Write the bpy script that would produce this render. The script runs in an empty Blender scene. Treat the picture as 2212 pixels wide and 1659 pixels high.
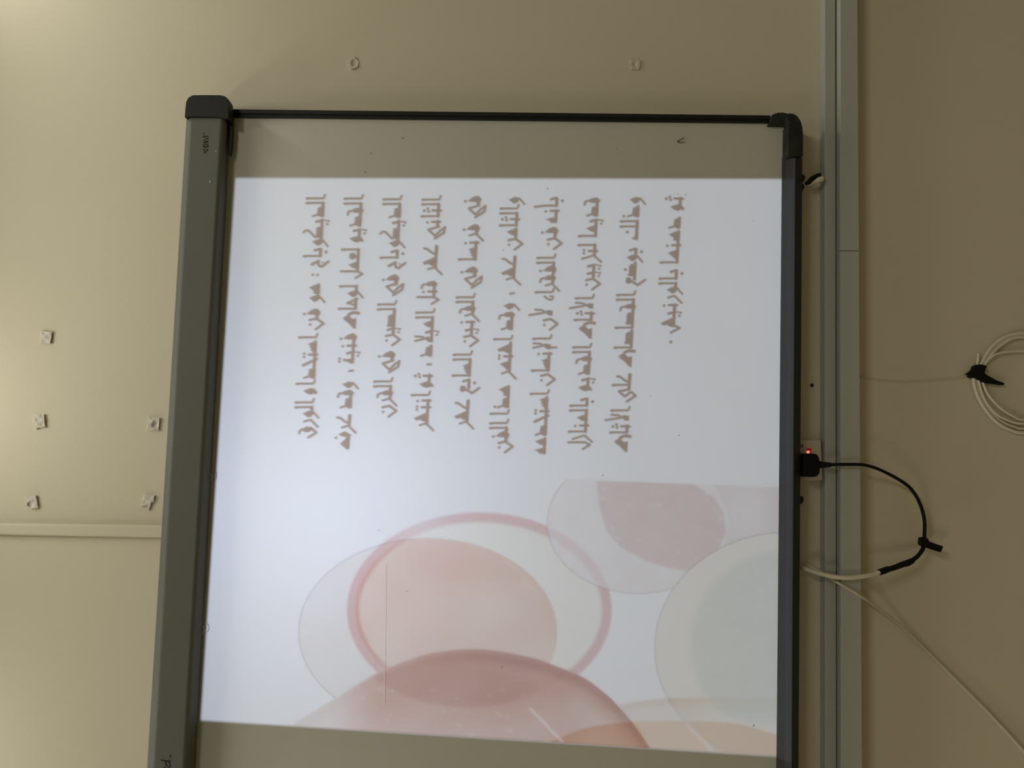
import bpy, bmesh, math, random
import numpy as np
from mathutils import Vector, Matrix

# ------------------------------------------------------------------ camera
S = bpy.context.scene
COL = S.collection
W, H, F = 2212.0, 1659.0, 1661.0
CAM_D, CAM_Z = 1.66, 1.55            # metres from the wall, metres above the floor
def unit(v):
    return Vector(v).normalized()
dX = unit((500.0, -22990.0, F))      # the wall's horizontal, seen by the (rolled) camera: x right, y down, z forward
s_ = (500.0 / 22990.0)
dZ = unit((-1.0, -s_, 0.0))
dY = dZ.cross(dX).normalized()
CAM = Vector((0.0, -CAM_D, CAM_Z))
def c2w(c):
    c = Vector(c)
    return Vector((c.dot(dX), c.dot(dY), c.dot(dZ)))
cam_data = bpy.data.cameras.new('camera')
cam = bpy.data.objects.new('camera', cam_data)
COL.objects.link(cam)
r_, u_, b_ = c2w((1, 0, 0)), c2w((0, -1, 0)), c2w((0, 0, -1))
cam.matrix_world = Matrix(((r_.x, u_.x, b_.x, CAM.x), (r_.y, u_.y, b_.y, CAM.y), (r_.z, u_.z, b_.z, CAM.z), (0, 0, 0, 1)))
cam_data.sensor_fit = 'HORIZONTAL'
cam_data.sensor_width = 36.0
cam_data.lens = 36.0 * F / W
cam_data.clip_start = 0.02
S.camera = cam
S.cycles.transparent_max_bounces = 40       # the slide's films lie one over another

def P(px, py, depth=0.0):
    """a point of the photograph at a real distance (m) in front of the wall plane y = 0"""
    d = c2w((px - W / 2, py - H / 2, F))
    return CAM + d * ((CAM_D - depth) / d.y)

# ------------------------------------------------------------------ world, lights, exposure
S.view_settings.view_transform = 'Standard'
S.view_settings.look = 'None'
S.view_settings.exposure = 0.0
S.view_settings.gamma = 1.0
S.view_settings.use_curve_mapping = False
wd = bpy.data.worlds.new('room_air')
S.world = wd
wd.use_nodes = True
wd.node_tree.nodes['Background'].inputs[0].default_value = (1.0, 0.9, 0.75, 1)
wd.node_tree.nodes['Background'].inputs[1].default_value = 0.0

LAMP = (1.0, 0.985, 0.86)
def area(name, loc, aim, sx, sy, power, color=LAMP):
    l = bpy.data.lights.new(name, 'AREA')
    l.shape = 'RECTANGLE'; l.size = sx; l.size_y = sy; l.energy = power; l.color = color
    o = bpy.data.objects.new(name, l); COL.objects.link(o)
    o.location = loc
    o.rotation_euler = (Vector(aim) - Vector(loc)).to_track_quat('-Z', 'Y').to_euler()
    return o
# fluorescent tubes under the ceiling, square to the whiteboard wall
def tube_lamp(x, y, length, power, color=LAMP):
    area('ceiling_tube', (x, y, 2.97), (x, y, 0), 0.10, length, power, color)
tube_lamp(0.60, -0.62, 0.5, 2.6)
tube_lamp(0.05, -0.40, 0.5, 2.9)
tube_lamp(-0.75, -0.42, 0.6, 2.7)
tube_lamp(1.2, -0.36, 0.45, 4.2)
tube_lamp(-2.2, -0.42, 0.6, 19.0)
tube_lamp(1.2, -2.6, 1.2, 18.0)
tube_lamp(-2.2, -2.6, 1.2, 15.0)
tube_lamp(-0.5, -4.4, 1.2, 6.0)

# projector under the ceiling: a point of light masked to the slide's rectangle
PRO = P(-31, 1370, 0.0); PRO.y = -3.0
SURF = 0.045                          # writing surface in front of the wall
quad = [P(508, 383.3, SURF), P(1722, 385.5, SURF), P(1716, 1637.6, SURF), P(432.5, 1557, SURF)]
pl = bpy.data.lights.new('projector_lamp', 'POINT')
pl.energy = 1.0; pl.shadow_soft_size = 0.004; pl.color = (1, 1, 1)
po = bpy.data.objects.new('projector_lamp', pl); COL.objects.link(po); po.location = PRO
pl.use_nodes = True
nt = pl.node_tree
nt.nodes.clear()
lo = nt.nodes.new('ShaderNodeOutputLight'); em = nt.nodes.new('ShaderNodeEmission')
tc = nt.nodes.new('ShaderNodeTexCoord')
PROJ_SIGN, PROJ_W = 1.0, 312.0
last = None
cen = sum(quad, Vector()) / 4 - PRO
for i in range(4):
    n = (quad[i] - PRO).cross(quad[(i + 1) % 4] - PRO).normalized()
    if n.dot(cen) < 0: n = -n
    dot = nt.nodes.new('ShaderNodeVectorMath'); dot.operation = 'DOT_PRODUCT'
    nt.links.new(tc.outputs['Normal'], dot.inputs[0]); dot.inputs[1].default_value = n * PROJ_SIGN
    mr = nt.nodes.new('ShaderNodeMapRange'); mr.interpolation_type = 'SMOOTHSTEP'
    nt.links.new(dot.outputs['Value'], mr.inputs['Value'])
    mr.inputs['From Min'].default_value = 0.0; mr.inputs['From Max'].default_value = 0.0007
    if last is None: last = mr.outputs[0]
    else:
        mu = nt.nodes.new('ShaderNodeMath'); mu.operation = 'MULTIPLY'
        nt.links.new(last, mu.inputs[0]); nt.links.new(mr.outputs[0], mu.inputs[1]); last = mu.outputs[0]
# a projector's lens gives an even field on the flat screen
dot = nt.nodes.new('ShaderNodeVectorMath'); dot.operation = 'DOT_PRODUCT'
nt.links.new(tc.outputs['Normal'], dot.inputs[0]); dot.inputs[1].default_value = (0, PROJ_SIGN, 0)
pw = nt.nodes.new('ShaderNodeMath'); pw.operation = 'POWER'
nt.links.new(dot.outputs['Value'], pw.inputs[0]); pw.inputs[1].default_value = -3.0
ml = nt.nodes.new('ShaderNodeMath'); ml.operation = 'MULTIPLY'
nt.links.new(pw.outputs[0], ml.inputs[0]); ml.inputs[1].default_value = PROJ_W
mu = nt.nodes.new('ShaderNodeMath'); mu.operation = 'MULTIPLY'
nt.links.new(last, mu.inputs[0]); nt.links.new(ml.outputs[0], mu.inputs[1])
nt.links.new(mu.outputs[0], em.inputs['Strength'])
em.inputs['Color'].default_value = (0.64, 0.715, 0.97, 1)
nt.links.new(em.outputs[0], lo.inputs[0])

# ------------------------------------------------------------------ materials
def mat(name, color, rough=0.5, spec=0.5, noise=0.0, nscale=8.0, bump=0.0, bscale=60.0, metal=0.0):
    m = bpy.data.materials.new(name); m.use_nodes = True
    n, l = m.node_tree.nodes, m.node_tree.links
    b = n['Principled BSDF']
    b.inputs['Base Color'].default_value = (*color, 1)
    b.inputs['Roughness'].default_value = rough
    b.inputs['Specular IOR Level'].default_value = spec
    b.inputs['Metallic'].default_value = metal
    co = n.new('ShaderNodeTexCoord')
    if noise:
        t = n.new('ShaderNodeTexNoise'); t.inputs['Scale'].default_value = nscale; t.inputs['Detail'].default_value = 4
        l.new(co.outputs['Object'], t.inputs['Vector'])
        r = n.new('ShaderNodeMapRange')
        r.inputs['From Min'].default_value = 0.3; r.inputs['From Max'].default_value = 0.7
        r.inputs['To Min'].default_value = 1 - noise; r.inputs['To Max'].default_value = 1 + noise
        l.new(t.outputs[0], r.inputs['Value'])
        x = n.new('ShaderNodeVectorMath'); x.operation = 'SCALE'
        x.inputs[0].default_value = color
        l.new(r.outputs[0], x.inputs['Scale']); l.new(x.outputs[0], b.inputs['Base Color'])
    if bump:
        t = n.new('ShaderNodeTexNoise'); t.inputs['Scale'].default_value = bscale; t.inputs['Detail'].default_value = 3
        l.new(co.outputs['Object'], t.inputs['Vector'])
        bp = n.new('ShaderNodeBump'); bp.inputs['Strength'].default_value = bump; bp.inputs['Distance'].default_value = 0.002
        l.new(t.outputs[0], bp.inputs['Height']); l.new(bp.outputs[0], b.inputs['Normal'])
    return m
M = dict(
    wall=mat('cream_wall_paint', (0.60, 0.55, 0.43), 0.6, 0.3, 0.015, 3.0, 0.10, 90),
    ceil=mat('white_ceiling_paint', (0.75, 0.73, 0.68), 0.8, 0.2),
    floor=mat('beige_floor', (0.32, 0.25, 0.13), 0.6, 0.3, 0.05, 4),
    board=mat('whiteboard_surface', (0.48, 0.475, 0.415), 0.47, 1.0, 0.015, 5.0, 0.05, 12),
    barg=mat('grey_painted_metal', (0.128, 0.131, 0.115), 0.65, 0.22, 0.02, 10),
    black=mat('black_plastic', (0.008, 0.009, 0.0085), 0.5, 0.3, 0.1, 40),
    dusty=mat('dusty_black_plastic', (0.017, 0.017, 0.014), 0.7, 0.25, 0.45, 30),
    traym=mat('charcoal_metal', (0.012, 0.0125, 0.0125), 0.5, 0.35, 0.05, 30),
    ink=mat('black_print', (0.02, 0.02, 0.018), 0.7, 0.2),
    inkf=mat('faded_black_print', (0.022, 0.022, 0.018), 0.7, 0.2),
    trunk=mat('grey_white_plastic', (0.40, 0.40, 0.375), 0.5, 0.4, 0.015, 5),
    white=mat('ivory_plastic', (0.56, 0.52, 0.42), 0.45, 0.4),
    cable=mat('white_cable_sheath', (0.64, 0.595, 0.465), 0.45, 0.4, 0.03, 20),
    dull=mat('cream_painted_cable', (0.56, 0.515, 0.39), 0.5, 0.4, 0.03, 20),
    tape=mat('black_cloth_tape', (0.0035, 0.0035, 0.0032), 0.6, 0.18),
    pad=mat('white_putty', (0.60, 0.56, 0.49), 0.7, 0.2, 0.05, 120, 0.2, 200),
    grey=mat('pencil_grey', (0.16, 0.15, 0.12), 0.8, 0.2),
    scratch=mat('grey_scratch', (0.58, 0.47, 0.44), 0.8, 0.1),
    metal=mat('worn_steel', (0.35, 0.33, 0.28), 0.35, 0.5, metal=0.8),
    speck=mat('white_fleck', (0.75, 0.75, 0.72), 0.5, 0.4),
)
def glow(name, col, st):
    m = mat(name, (0.4, 0.01, 0.01), 0.3)
    b = m.node_tree.nodes['Principled BSDF']
    b.inputs['Emission Color'].default_value = (*col, 1); b.inputs['Emission Strength'].default_value = st
    return m
M['neon'] = glow('red_neon_lens', (1.0, 0.01, 0.01), 0.07)
M['neonb'] = glow('red_neon_bulb', (1.0, 0.22, 0.17), 1.1)
def film(name, ratio):
    """ink of the projected slide: colours what lies under it, coverage per vertex"""
    m = bpy.data.materials.new(name); m.use_nodes = True
    n, l = m.node_tree.nodes, m.node_tree.links
    n.clear()
    o = n.new('ShaderNodeOutputMaterial'); t = n.new('ShaderNodeBsdfTransparent')
    a = n.new('ShaderNodeAttribute'); a.attribute_name = 'ink'
    x = n.new('ShaderNodeMix'); x.data_type = 'RGBA'
    x.inputs[6].default_value = (1, 1, 1, 1)
    x.inputs[7].default_value = (*[math.sqrt(c) for c in ratio], 1)
    l.new(a.outputs['Fac'], x.inputs[0]); l.new(x.outputs[2], t.inputs['Color']); l.new(t.outputs[0], o.inputs[0])
    return m

# ------------------------------------------------------------------ object helpers
def tag(o, label=None, cat=None, group=None, kind=None):
    if label: o['label'] = label
    if cat: o['category'] = cat
    if group: o['group'] = group
    if kind: o['kind'] = kind
    return o
def thing(name, loc, label, cat, group=None):
    o = bpy.data.objects.new(name, None); COL.objects.link(o)
    o.empty_display_size = 0.05; o.location = loc
    return tag(o, label, cat, group)
def worldloc(o):
    v = Vector()
    while o is not None:
        v = v + Vector(o.location); o = o.parent
    return v
def link(name, verts, faces, m, parent=None, origin=None, smooth=False, bevel=0.0, seg=2, subs=0):
    verts = [Vector(v) for v in verts]
    if parent is not None: base = worldloc(parent)
    elif origin is not None: base = Vector(origin)
    else:
        base = sum(verts, Vector()) / len(verts)
    me = bpy.data.meshes.new(name)
    me.from_pydata([tuple(v - base) for v in verts], [], faces)
    bm = bmesh.new(); bm.from_mesh(me)
    bmesh.ops.recalc_face_normals(bm, faces=bm.faces)
    if bevel:
        es = [e for e in bm.edges if len(e.link_faces) == 2 and e.calc_face_angle(0) > 0.6]
        bmesh.ops.bevel(bm, geom=es, offset=bevel, segments=seg, affect='EDGES', profile=0.5, clamp_overlap=True)
    bm.to_mesh(me); bm.free()
    for p in me.polygons: p.use_smooth = smooth
    me.materials.append(m)
    o = bpy.data.objects.new(name, me); COL.objects.link(o)
    if parent is not None: o.parent = parent
    else: o.location = base
    return o
def prism(outline, d0, d1, at=None):
    """outline in photo pixels measured at depth `at`, made a solid from depth d0 to d1 (m off the wall)"""
    at = d1 if at is None else at
    pts = [P(x, y, at) for x, y in outline]
    n = len(pts)
    v = [Vector((p.x, -d0, p.z)) for p in pts] + [Vector((p.x, -d1, p.z)) for p in pts]
    f = [list(range(n))[::-1], list(range(n, 2 * n))]
    f += [[i, (i + 1) % n, n + (i + 1) % n, n + i] for i in range(n)]
    return v, f
def loft(prof, ya, yb):
    """prof: (px at ya, px at yb, depth); a bar running along the wall between photo rows ya and yb"""
    n = len(prof)
    v = [P(a, ya, d) for a, b, d in prof] + [P(b, yb, d) for a, b, d in prof]
    f = [list(range(n))[::-1], list(range(n, 2 * n))]
    f += [[i, (i + 1) % n, n + (i + 1) % n, n + i] for i in range(n)]
    return v, f
def smoothpath(pts, k=6, closed=False):
    pts = [np.array(p, float) for p in pts]
    out = []
    n = len(pts)
    rng = range(n) if closed else range(n - 1)
    for i in rng:
        p0 = pts[(i - 1) % n] if closed or i > 0 else pts[i]
        p1, p2 = pts[i], pts[(i + 1) % n]
        p3 = pts[(i + 2) % n] if closed or i + 2 < n else pts[i + 1]
        for j in range(k):
            t = j / k
            out.append(0.5 * ((2 * p1) + (-p0 + p2) * t + (2 * p0 - 5 * p1 + 4 * p2 - p3) * t * t + (-p0 + 3 * p1 - 3 * p2 + p3) * t ** 3))
    if not closed: out.append(pts[-1])
    return out
def tube(path, k=6, closed=False, sides=10, flat=1.0):
    """path: (px, py, depth, radius in mm)"""
    q = smoothpath(path, k, closed)
    c = [P(a[0], a[1], a[2]) for a in q]
    rad = [a[3] / 1000.0 for a in q]
    n = len(c); v, f = [], []
    for i in range(n):
        t = (c[(i + 1) % n] - c[i - 1]) if closed else (c[min(i + 1, n - 1)] - c[max(i - 1, 0)])
        t.normalize()
        up = Vector((0, -1, 0)); a = t.cross(up).normalized(); b = a.cross(t).normalized()
        for j in range(sides):
            an = 2 * math.pi * j / sides
            v.append(c[i] + a * (math.cos(an) * rad[i]) + b * (math.sin(an) * rad[i] * flat))
    m = n if closed else n - 1
    for i in range(m):
        for j in range(sides):
            i2 = (i + 1) % n
            f.append([i * sides + j, i * sides + (j + 1) % sides, i2 * sides + (j + 1) % sides, i2 * sides + j])
    if not closed:
        f.append(list(range(sides))[::-1]); f.append([(n - 1) * sides + j for j in range(sides)])
    return v, f
def disc(px, py, depth, r, n=14, h=0.001):
    return prism([(px + r * math.cos(2 * math.pi * i / n), py + r * math.sin(2 * math.pi * i / n)) for i in range(n)], depth, depth + h)
def join(*vf):
    v, f = [], []
    for a, b in vf:
        o = len(v); v += list(a); f += [[i + o for i in q] for q in b]
    return v, f

# ------------------------------------------------------------------ the room
def slab(name, x0, x1, y0, y1, z0, z1, m):
    v = [Vector((x, y, z)) for x in (x0, x1) for y in (y0, y1) for z in (z0, z1)]
    f = [[0, 1, 3, 2], [4, 6, 7, 5], [0, 4, 5, 1], [2, 3, 7, 6], [0, 2, 6, 4], [1, 5, 7, 3]]
    o = link(name, v, f, m)
    return tag(o, kind='structure')
RX0, RX1, RY, RZ = -4.2, 3.2, -6.0, 3.0
slab('wall_front', RX0, RX1, 0.0, 0.15, 0.0, RZ, M['wall'])
slab('wall_back', RX0, RX1, RY - 0.15, RY, 0.0, RZ, M['wall'])
slab('wall_left', RX0 - 0.15, RX0, RY - 0.15, 0.15, 0.0, RZ, M['wall'])
slab('wall_right', RX1, RX1 + 0.15, RY - 0.15, 0.15, 0.0, RZ, M['wall'])
slab('floor', RX0 - 0.15, RX1 + 0.15, RY - 0.15, 0.15, -0.1, 0.0, M['floor'])
slab('ceiling', RX0 - 0.15, RX1 + 0.15, RY - 0.15, 0.15, RZ, RZ + 0.1, M['ceil'])

# ------------------------------------------------------------------ interactive whiteboard
YB = 1890.0                                      # photo row of the board's left end, below the frame
def lin(y, a, b):                                # a=(y,x) b=(y,x)
    return a[1] + (b[1] - a[1]) * (y - a[0]) / (b[0] - a[0])
board = thing('interactive_whiteboard', P(1710, 800, 0.0), 'large wall-mounted interactive whiteboard with grey top bar and charcoal pen tray', 'whiteboard')
v, f = prism([(484, 246), (1698, 258), (lin(YB, (300, 1697), (1659, 1686)), YB), (lin(YB, (258, 490), (1659, 415)), YB)], 0.008, SURF)
surface = link('writing_surface', v, f, M['board'], board)
tag(surface, 'pale matt writing surface with smudges')
def barx(y, a, b):
    return lin(y, (258, a), (1659, b))
prof = [(402.5, 317.5, 0.0), (402.5, 317.5, 0.062), (404.0, 319.0, 0.074), (411.5, 331.5, 0.0875), (478.5, 396.0, 0.088), (485, 403, 0.083), (496.5, 420.0, 0.050), (497.5, 421.5, 0.0)]
# keep the back edges at the same height as their front mates
def barprof(y):
    pts = [P(barx(y, a, b), y, d) for a, b, d in prof]
    pts[0].z, pts[0].x = pts[1].z, pts[1].x
    pts[-1].z, pts[-1].x = pts[-2].z, pts[-2].x
    return pts
A_, B_ = barprof(254), barprof(YB)
n = len(prof)
v = A_ + B_
f = [list(range(n))[::-1], list(range(n, 2 * n))] + [[i, (i + 1) % n, n + (i + 1) % n, n + i] for i in range(n)]
topbar = link('top_bar', v, f, M['barg'], board, bevel=0.004, seg=3)
tag(topbar, 'grey metal bar along the top of the board')
cap_outline = [(401.5, 256.5), (403, 236), (404.5, 223), (409, 214), (419, 208.3), (450, 208.0), (478, 208.4), (487, 210.2), (493, 214.5), (496, 221), (497, 232), (497, 257.5), (495, 259.5), (482, 257.2), (470, 255.6), (414, 254.6)]
v, f = join(prism(cap_outline, 0.064, 0.092, 0.085), prism([(424, 214), (478, 214), (486, 226), (486, 254), (424, 254)], 0.0, 0.07, 0.06))
cap = link('end_cap', v, f, M['black'], board, bevel=0.007, seg=3)
tag(cap, 'black plastic end cap of the top bar')
v, f = prism([(490, 252), (503.2, 252), (502.5, 290), (500.5, 320), (497, 337), (495.5, 336)], 0.055, 0.064, 0.062)
link('black_gap_strip', v, f, M['black'], board)  # tapering black strip put in for the dark gap under the bar's end
mir = [(barx(YB + 48, 402, 317.5), YB + 48), (barx(YB, 401, 316.5), YB - 2), (barx(YB, 503, 428), YB - 2), (barx(YB + 48, 503, 428), YB + 48)]
v, f = prism(mir, 0.0, 0.092, 0.085)
link('end_cap', v, f, M['black'], board, bevel=0.007, seg=3)
# right rail: outer lip and inner groove strip
v, f = join(
    prism([(503, 236), (1664, 249.2), (1664, 257.5), (503, 244.5)], 0.006, 0.054),
    prism([(503, 244.5), (1664, 257.5), (1664, 265.2), (503, 252.6)], 0.006, 0.0505))
rail = link('side_rail', v, f, M['black'], board)
yr = YB + 16
v, f = join(
    prism([(lin(yr, (258, 503), (1659, 428)), yr), (1684, yr), (1684, yr - 16), (lin(yr, (258, 503), (1659, 428)), yr - 16)], 0.006, 0.052))
link('side_rail', v, f, M['black'], board)
# pen tray
def tx(y, a, b): return lin(y, (300, a), (1659, b))
tp = [(1689.5, 1677.0, SURF - 0.006), (1689.5, 1677.0, 0.049), (1698, 1687, 0.060), (1706, 1695.5, 0.069), (1713, 1704, 0.0765), (1717.5, 1709.3, 0.080), (1719.5, 1711.0, 0.081), (1721.5, 1713.0, 0.079), (1733.5, 1725.0, 0.052), (1733.5, 1725.0, 0.0)]
def trayprof(y):
    pts = [P(tx(y, a, b), y, d) for a, b, d in tp]
    pts[-1].z, pts[-1].x = pts[-2].z, pts[-2].x
    pts[-1].y = -0.03
    return pts
A_, B_ = trayprof(340.5), trayprof(YB + 40)
n = len(tp)
v = A_ + B_
f = [list(range(n))[::-1], list(range(n, 2 * n))] + [[i, (i + 1) % n, n + (i + 1) % n, n + i] for i in range(n)]
tray = link('pen_tray', v, f, M['traym'], board, bevel=0.0012, seg=2)
tag(tray, 'charcoal pen tray along the bottom of the board')
co = [(1700.5, 270), (1705, 268), (1699.5, 262), (1697.5, 254), (1699, 248.5), (1704, 245.8), (1712, 247), (1721, 252), (1728, 262), (1732, 276), (1733.6, 292), (1733.3, 339.5), (1700, 339.5)]
v, f = prism(co, 0.045, 0.079, 0.074)
corner = link('tray_end', v, f, M['dusty'], board, bevel=0.006, seg=3)
tag(corner, 'dusty black rounded end of the pen tray')
cl = [(1660, 268.3), (1665, 260), (1664, 252), (1670, 246.5), (1680, 243), (1692, 242.8), (1704, 245.5), (1710, 256), (1710, 268.6), (1692, 268.6)]
v, f = prism(cl, 0.03, 0.062, 0.06)
link('corner_clip', v, f, M['dusty'], board, bevel=0.003, seg=2)
# screws under the tray
for (x, y) in ((1734, 384), (1732.5, 404), (1731.5, 1080)):
    v, f = prism([(x - 8, y - 8), (x + 1.5, y - 8), (x + 5, y - 6), (x + 6, y), (x + 4, y + 4), (x + 1.5, y + 9), (x - 8, y + 9)], 0.02, 0.044)
    link('fixing_knob', v, f, M['black'], board, bevel=0.002)
# flecks and clear bumpers on the bar
for (x, y, r) in ((453.3, 392.5, 1.3), (466.3, 326.2, 1.1)):
    v, f = disc(x, y, 0.0875, r)
    link('paint_fleck', v, f, M['speck'], topbar)
for (y, dx) in ((395, 0), (711, 0), (1029, 0), (1361, 0)):
    x = barx(y, 495.0, 423.0)
    pts = [(x - 1.5, y - 9, 0.064, 0.6), (x + 1.5, y - 6, 0.064, 0.6), (x + 2.2, y, 0.064, 0.6), (x + 1.5, y + 6, 0.064, 0.6), (x - 1.5, y + 9, 0.064, 0.6)]
    v, f = tube(pts, 3, sides=6)
    link('clear_bumper', v, f, M['barg'], topbar, smooth=True)
# lettering on the bar (reads upward in the photo); X, Y measured in an 11.44x crop from (395, 200)
def lx(X, Y): return (395 + X / 11.44, 200 + Y / 11.44)
def flat(polys, depth, h=0.0004):
    return join(*[prism(p, depth - 0.001, depth + h) for p in polys])
def seg(a, b, w):
    (x0, y0), (x1, y1) = a, b
    L = math.hypot(x1 - x0, y1 - y0) or 1; nx, ny = -(y1 - y0) / L * w / 2, (x1 - x0) / L * w / 2
    return [(x0 + nx, y0 + ny), (x1 + nx, y1 + ny), (x1 - nx, y1 - ny), (x0 - nx, y0 - ny)]
LD = 0.0878
pol = []
def dia(X, Y, a, b):
    return [lx(X + a, Y), lx(X, Y + b), lx(X - a, Y), lx(X, Y - b)]
for (X, Y, a, b) in ((555, 1360, 17, 24), (522, 1412, 21, 36), (597, 1418, 27, 40), (547, 1476, 27, 40)):
    pol.append(dia(X, Y, a, b))
emblem = link('diamond_emblem', *flat(pol, LD), M['inkf'], topbar)
LET = {
    'D': [((505, 1330), (627, 1330), 24), ((508, 1340), (508, 1282), 20), ((622, 1340), (622, 1284), 20), ((515, 1275), (618, 1275), 20)],
    'V': [((503, 1240), (628, 1216), 24), ((503, 1176), (628, 1210), 24)],
    'i': [((556, 1140), (628, 1140), 24)],
    'T': [((517, 1056), (517, 1118), 22), ((517, 1086), (630, 1086), 24)],
}
for ch, st in LET.items():
    pol = [[lx(*q) for q in seg(a, b, w)] for a, b, w in st]
    link('logo_letter', *flat(pol, LD), M['inkf'], topbar)
pol = [[lx(*q) for q in seg(a, b, 6)] for a, b in (((508, 990), (508, 1010)), ((508, 1000), (524, 1000)), ((508, 1014), (524, 1014)), ((508, 1026), (524, 1026)), ((508, 1014), (516, 1020)), ((508, 1026), (516, 1020)))]
link('trademark_sign', *flat(pol, LD), M['inkf'], topbar)
# tail of the script name at the bottom of the picture: "rd" and its mark; 13.825x crop from (320, 1590)
def rx(X, Y): return (320 + X / 13.825, 1590 + Y / 13.825)
def script(pts, w):
    return [[rx(*q) for q in seg(pts[i], pts[i + 1], w)] for i in range(len(pts) - 1)]
dl = script([(378, 722), (450, 733), (560, 748), (600, 752), (650, 740), (672, 735)], 34) + script([(598, 745), (630, 800), (655, 860), (645, 920), (620, 935), (580, 915), (540, 870), (520, 820), (510, 765)], 26)
link('script_letter', *flat(dl, LD), M['ink'], topbar)
rl = script([(490, 915), (505, 980), (560, 1010), (640, 1012)], 30) + script([(505, 980), (480, 1030), (490, 1075)], 30)
link('script_letter', *flat(rl, LD), M['ink'], topbar)
tl = script([(640, 555), (640, 585)], 9) + script([(640, 570), (690, 570)], 9) + script([(690, 605), (640, 600), (665, 618), (640, 636), (690, 640)], 9)
link('trademark_sign', *flat(tl, LD), M['inkf'], topbar)
# scribble and specks on the writing surface
def sx(X, Y): return (1400 + X / 18.43, 280 + Y / 18.43)
def sk(pts, w): return [[sx(*q) for q in seg(pts[i], pts[i + 1], w)] for i in range(len(pts) - 1)]
v, f = flat(sk([(1430, 315), (1270, 400), (1190, 455)], 30) + [[sx(1130, 475), sx(1200, 425), sx(1225, 470), sx(1200, 510)]] + sk([(1200, 490), (1240, 525), (1330, 522), (1400, 500), (1440, 470)], 26), SURF + 0.0012, 0.0003)
o = link('pencil_scribble', v, f, M['grey'], surface)
tag(o, 'small dark pencil scribble')
for (x, y, r) in ((870, 298, 1.6), (789, 371.5, 1.4), (801, 331, 1.0), (1331, 322, 1.0)):
    link('dark_speck', *disc(x, y, SURF, r, 8, 0.0005), M['grey'], surface)

# ------------------------------------------------------------------ projected slide
SD = SURF + 0.0006
def slide_l(y): return lin(y, (383.3, 508), (1557, 432.5))
def slide_r(y): return lin(y, (385, 1688.0), (1635, 1677.8))
def slide_t(x): return 383.3 + 0.0010 * (x - 508)
def slide_b(x): return 1557 + 0.0627 * (x - 432.5)
corn = [(508, 383.3), (1688.5, 384.6), (1678, 1635.0), (432.5, 1557)]
pts = [P(x, y, SD) for x, y in corn]
v = [Vector((p.x, -SURF, p.z)) for p in pts] + pts
f = [[3, 2, 1, 0], [4, 5, 6, 7]] + [[i, (i + 1) % 4, 4 + (i + 1) % 4, 4 + i] for i in range(4)]
slide = link('projected_slide', v, f, M['board'], origin=P(1680, 1000, SURF))
tag(slide, 'projected slide of brown Arabic text above pastel circles on the whiteboard', 'projection')

def inkmesh(name, m, x0, x1, y0, y1, cell, fn, layer):
    """a flat film over the slide; fn(X, Y) gives coverage 0..1 on a grid of slide points"""
    nx, ny = int((x1 - x0) / cell) + 2, int((y1 - y0) / cell) + 2
    gx, gy = x0 + cell * np.arange(nx), y0 + cell * np.arange(ny)
    X, Y = np.meshgrid(gx, gy)
    I = np.clip(fn(X, Y), 0, 1)
    r, b = slide_r(Y) - 0.5, slide_b(X) - 1.0
    X2 = np.minimum(X, r); Y2 = np.minimum(Y, b)
    I = np.where((X > r + cell) | (Y > b + cell) | (Y < slide_t(X)), 0, I)
    cellmax = np.maximum(np.maximum(I[:-1, :-1], I[1:, :-1]), np.maximum(I[:-1, 1:], I[1:, 1:]))
    js, is_ = np.nonzero(cellmax > 0.01)
    idx = -np.ones((ny, nx), int)
    corners = np.stack([js * nx + is_, js * nx + is_ + 1, (js + 1) * nx + is_ + 1, (js + 1) * nx + is_], 1)
    uniq, inv = np.unique(corners.ravel(), return_inverse=True)
    faces = inv.reshape(-1, 4)
    px, py = X2.ravel()[uniq], Y2.ravel()[uniq]
    dep = SD + 0.0003 + layer * 0.00025
    c = np.stack([px - W / 2, py - H / 2, np.full_like(px, F)], 1)
    R = np.array([list(dX), list(dY), list(dZ)])
    d = c @ R.T
    wp = np.array(CAM) + d * ((CAM_D - dep) / d[:, 1])[:, None]
    wp -= np.array(slide.location)
    me = bpy.data.meshes.new(name)
    me.from_pydata(wp.tolist(), [], faces.tolist())
    at = me.attributes.new('ink', 'FLOAT', 'POINT')
    at.data.foreach_set('value', I.ravel()[uniq].astype(np.float32))
    me.materials.append(m)
    o = bpy.data.objects.new(name, me); COL.objects.link(o); o.parent = slide
    o['label'] = m.name.replace('slide_', '').replace('_', ' ').split('.')[0] + ' ' + name.replace('_', ' ')
    return o
def sm(x, a, b):
    t = np.clip((x - a) / (b - a), 0, 1); return t * t * (3 - 2 * t)
def ell(X, Y, cx, cy, rx_, ry_):
    """rough signed distance (px), positive inside"""
    q = np.sqrt(((X - cx) / rx_) ** 2 + ((Y - cy) / ry_) ** 2) + 1e-6
    g = np.sqrt(((X - cx) / rx_ ** 2) ** 2 + ((Y - cy) / ry_ ** 2) ** 2) / q + 1e-6
    return (1 - q) / g
def polydist(X, Y, poly):
    ins = np.zeros(X.shape, bool); dm = np.full(X.shape, 1e9)
    n = len(poly)
    for i in range(n):
        (x0, y0), (x1, y1) = poly[i], poly[(i + 1) % n]
        dm = np.minimum(dm, segdist(X, Y, x0, y0, x1, y1))
        c = ((y0 > Y) != (y1 > Y))
        with np.errstate(divide='ignore', invalid='ignore'):
            xi = (x1 - x0) * (Y - y0) / (y1 - y0 if y1 != y0 else 1e-9) + x0
        ins ^= c & (X < xi)
    return np.where(ins, dm, -dm)
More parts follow.
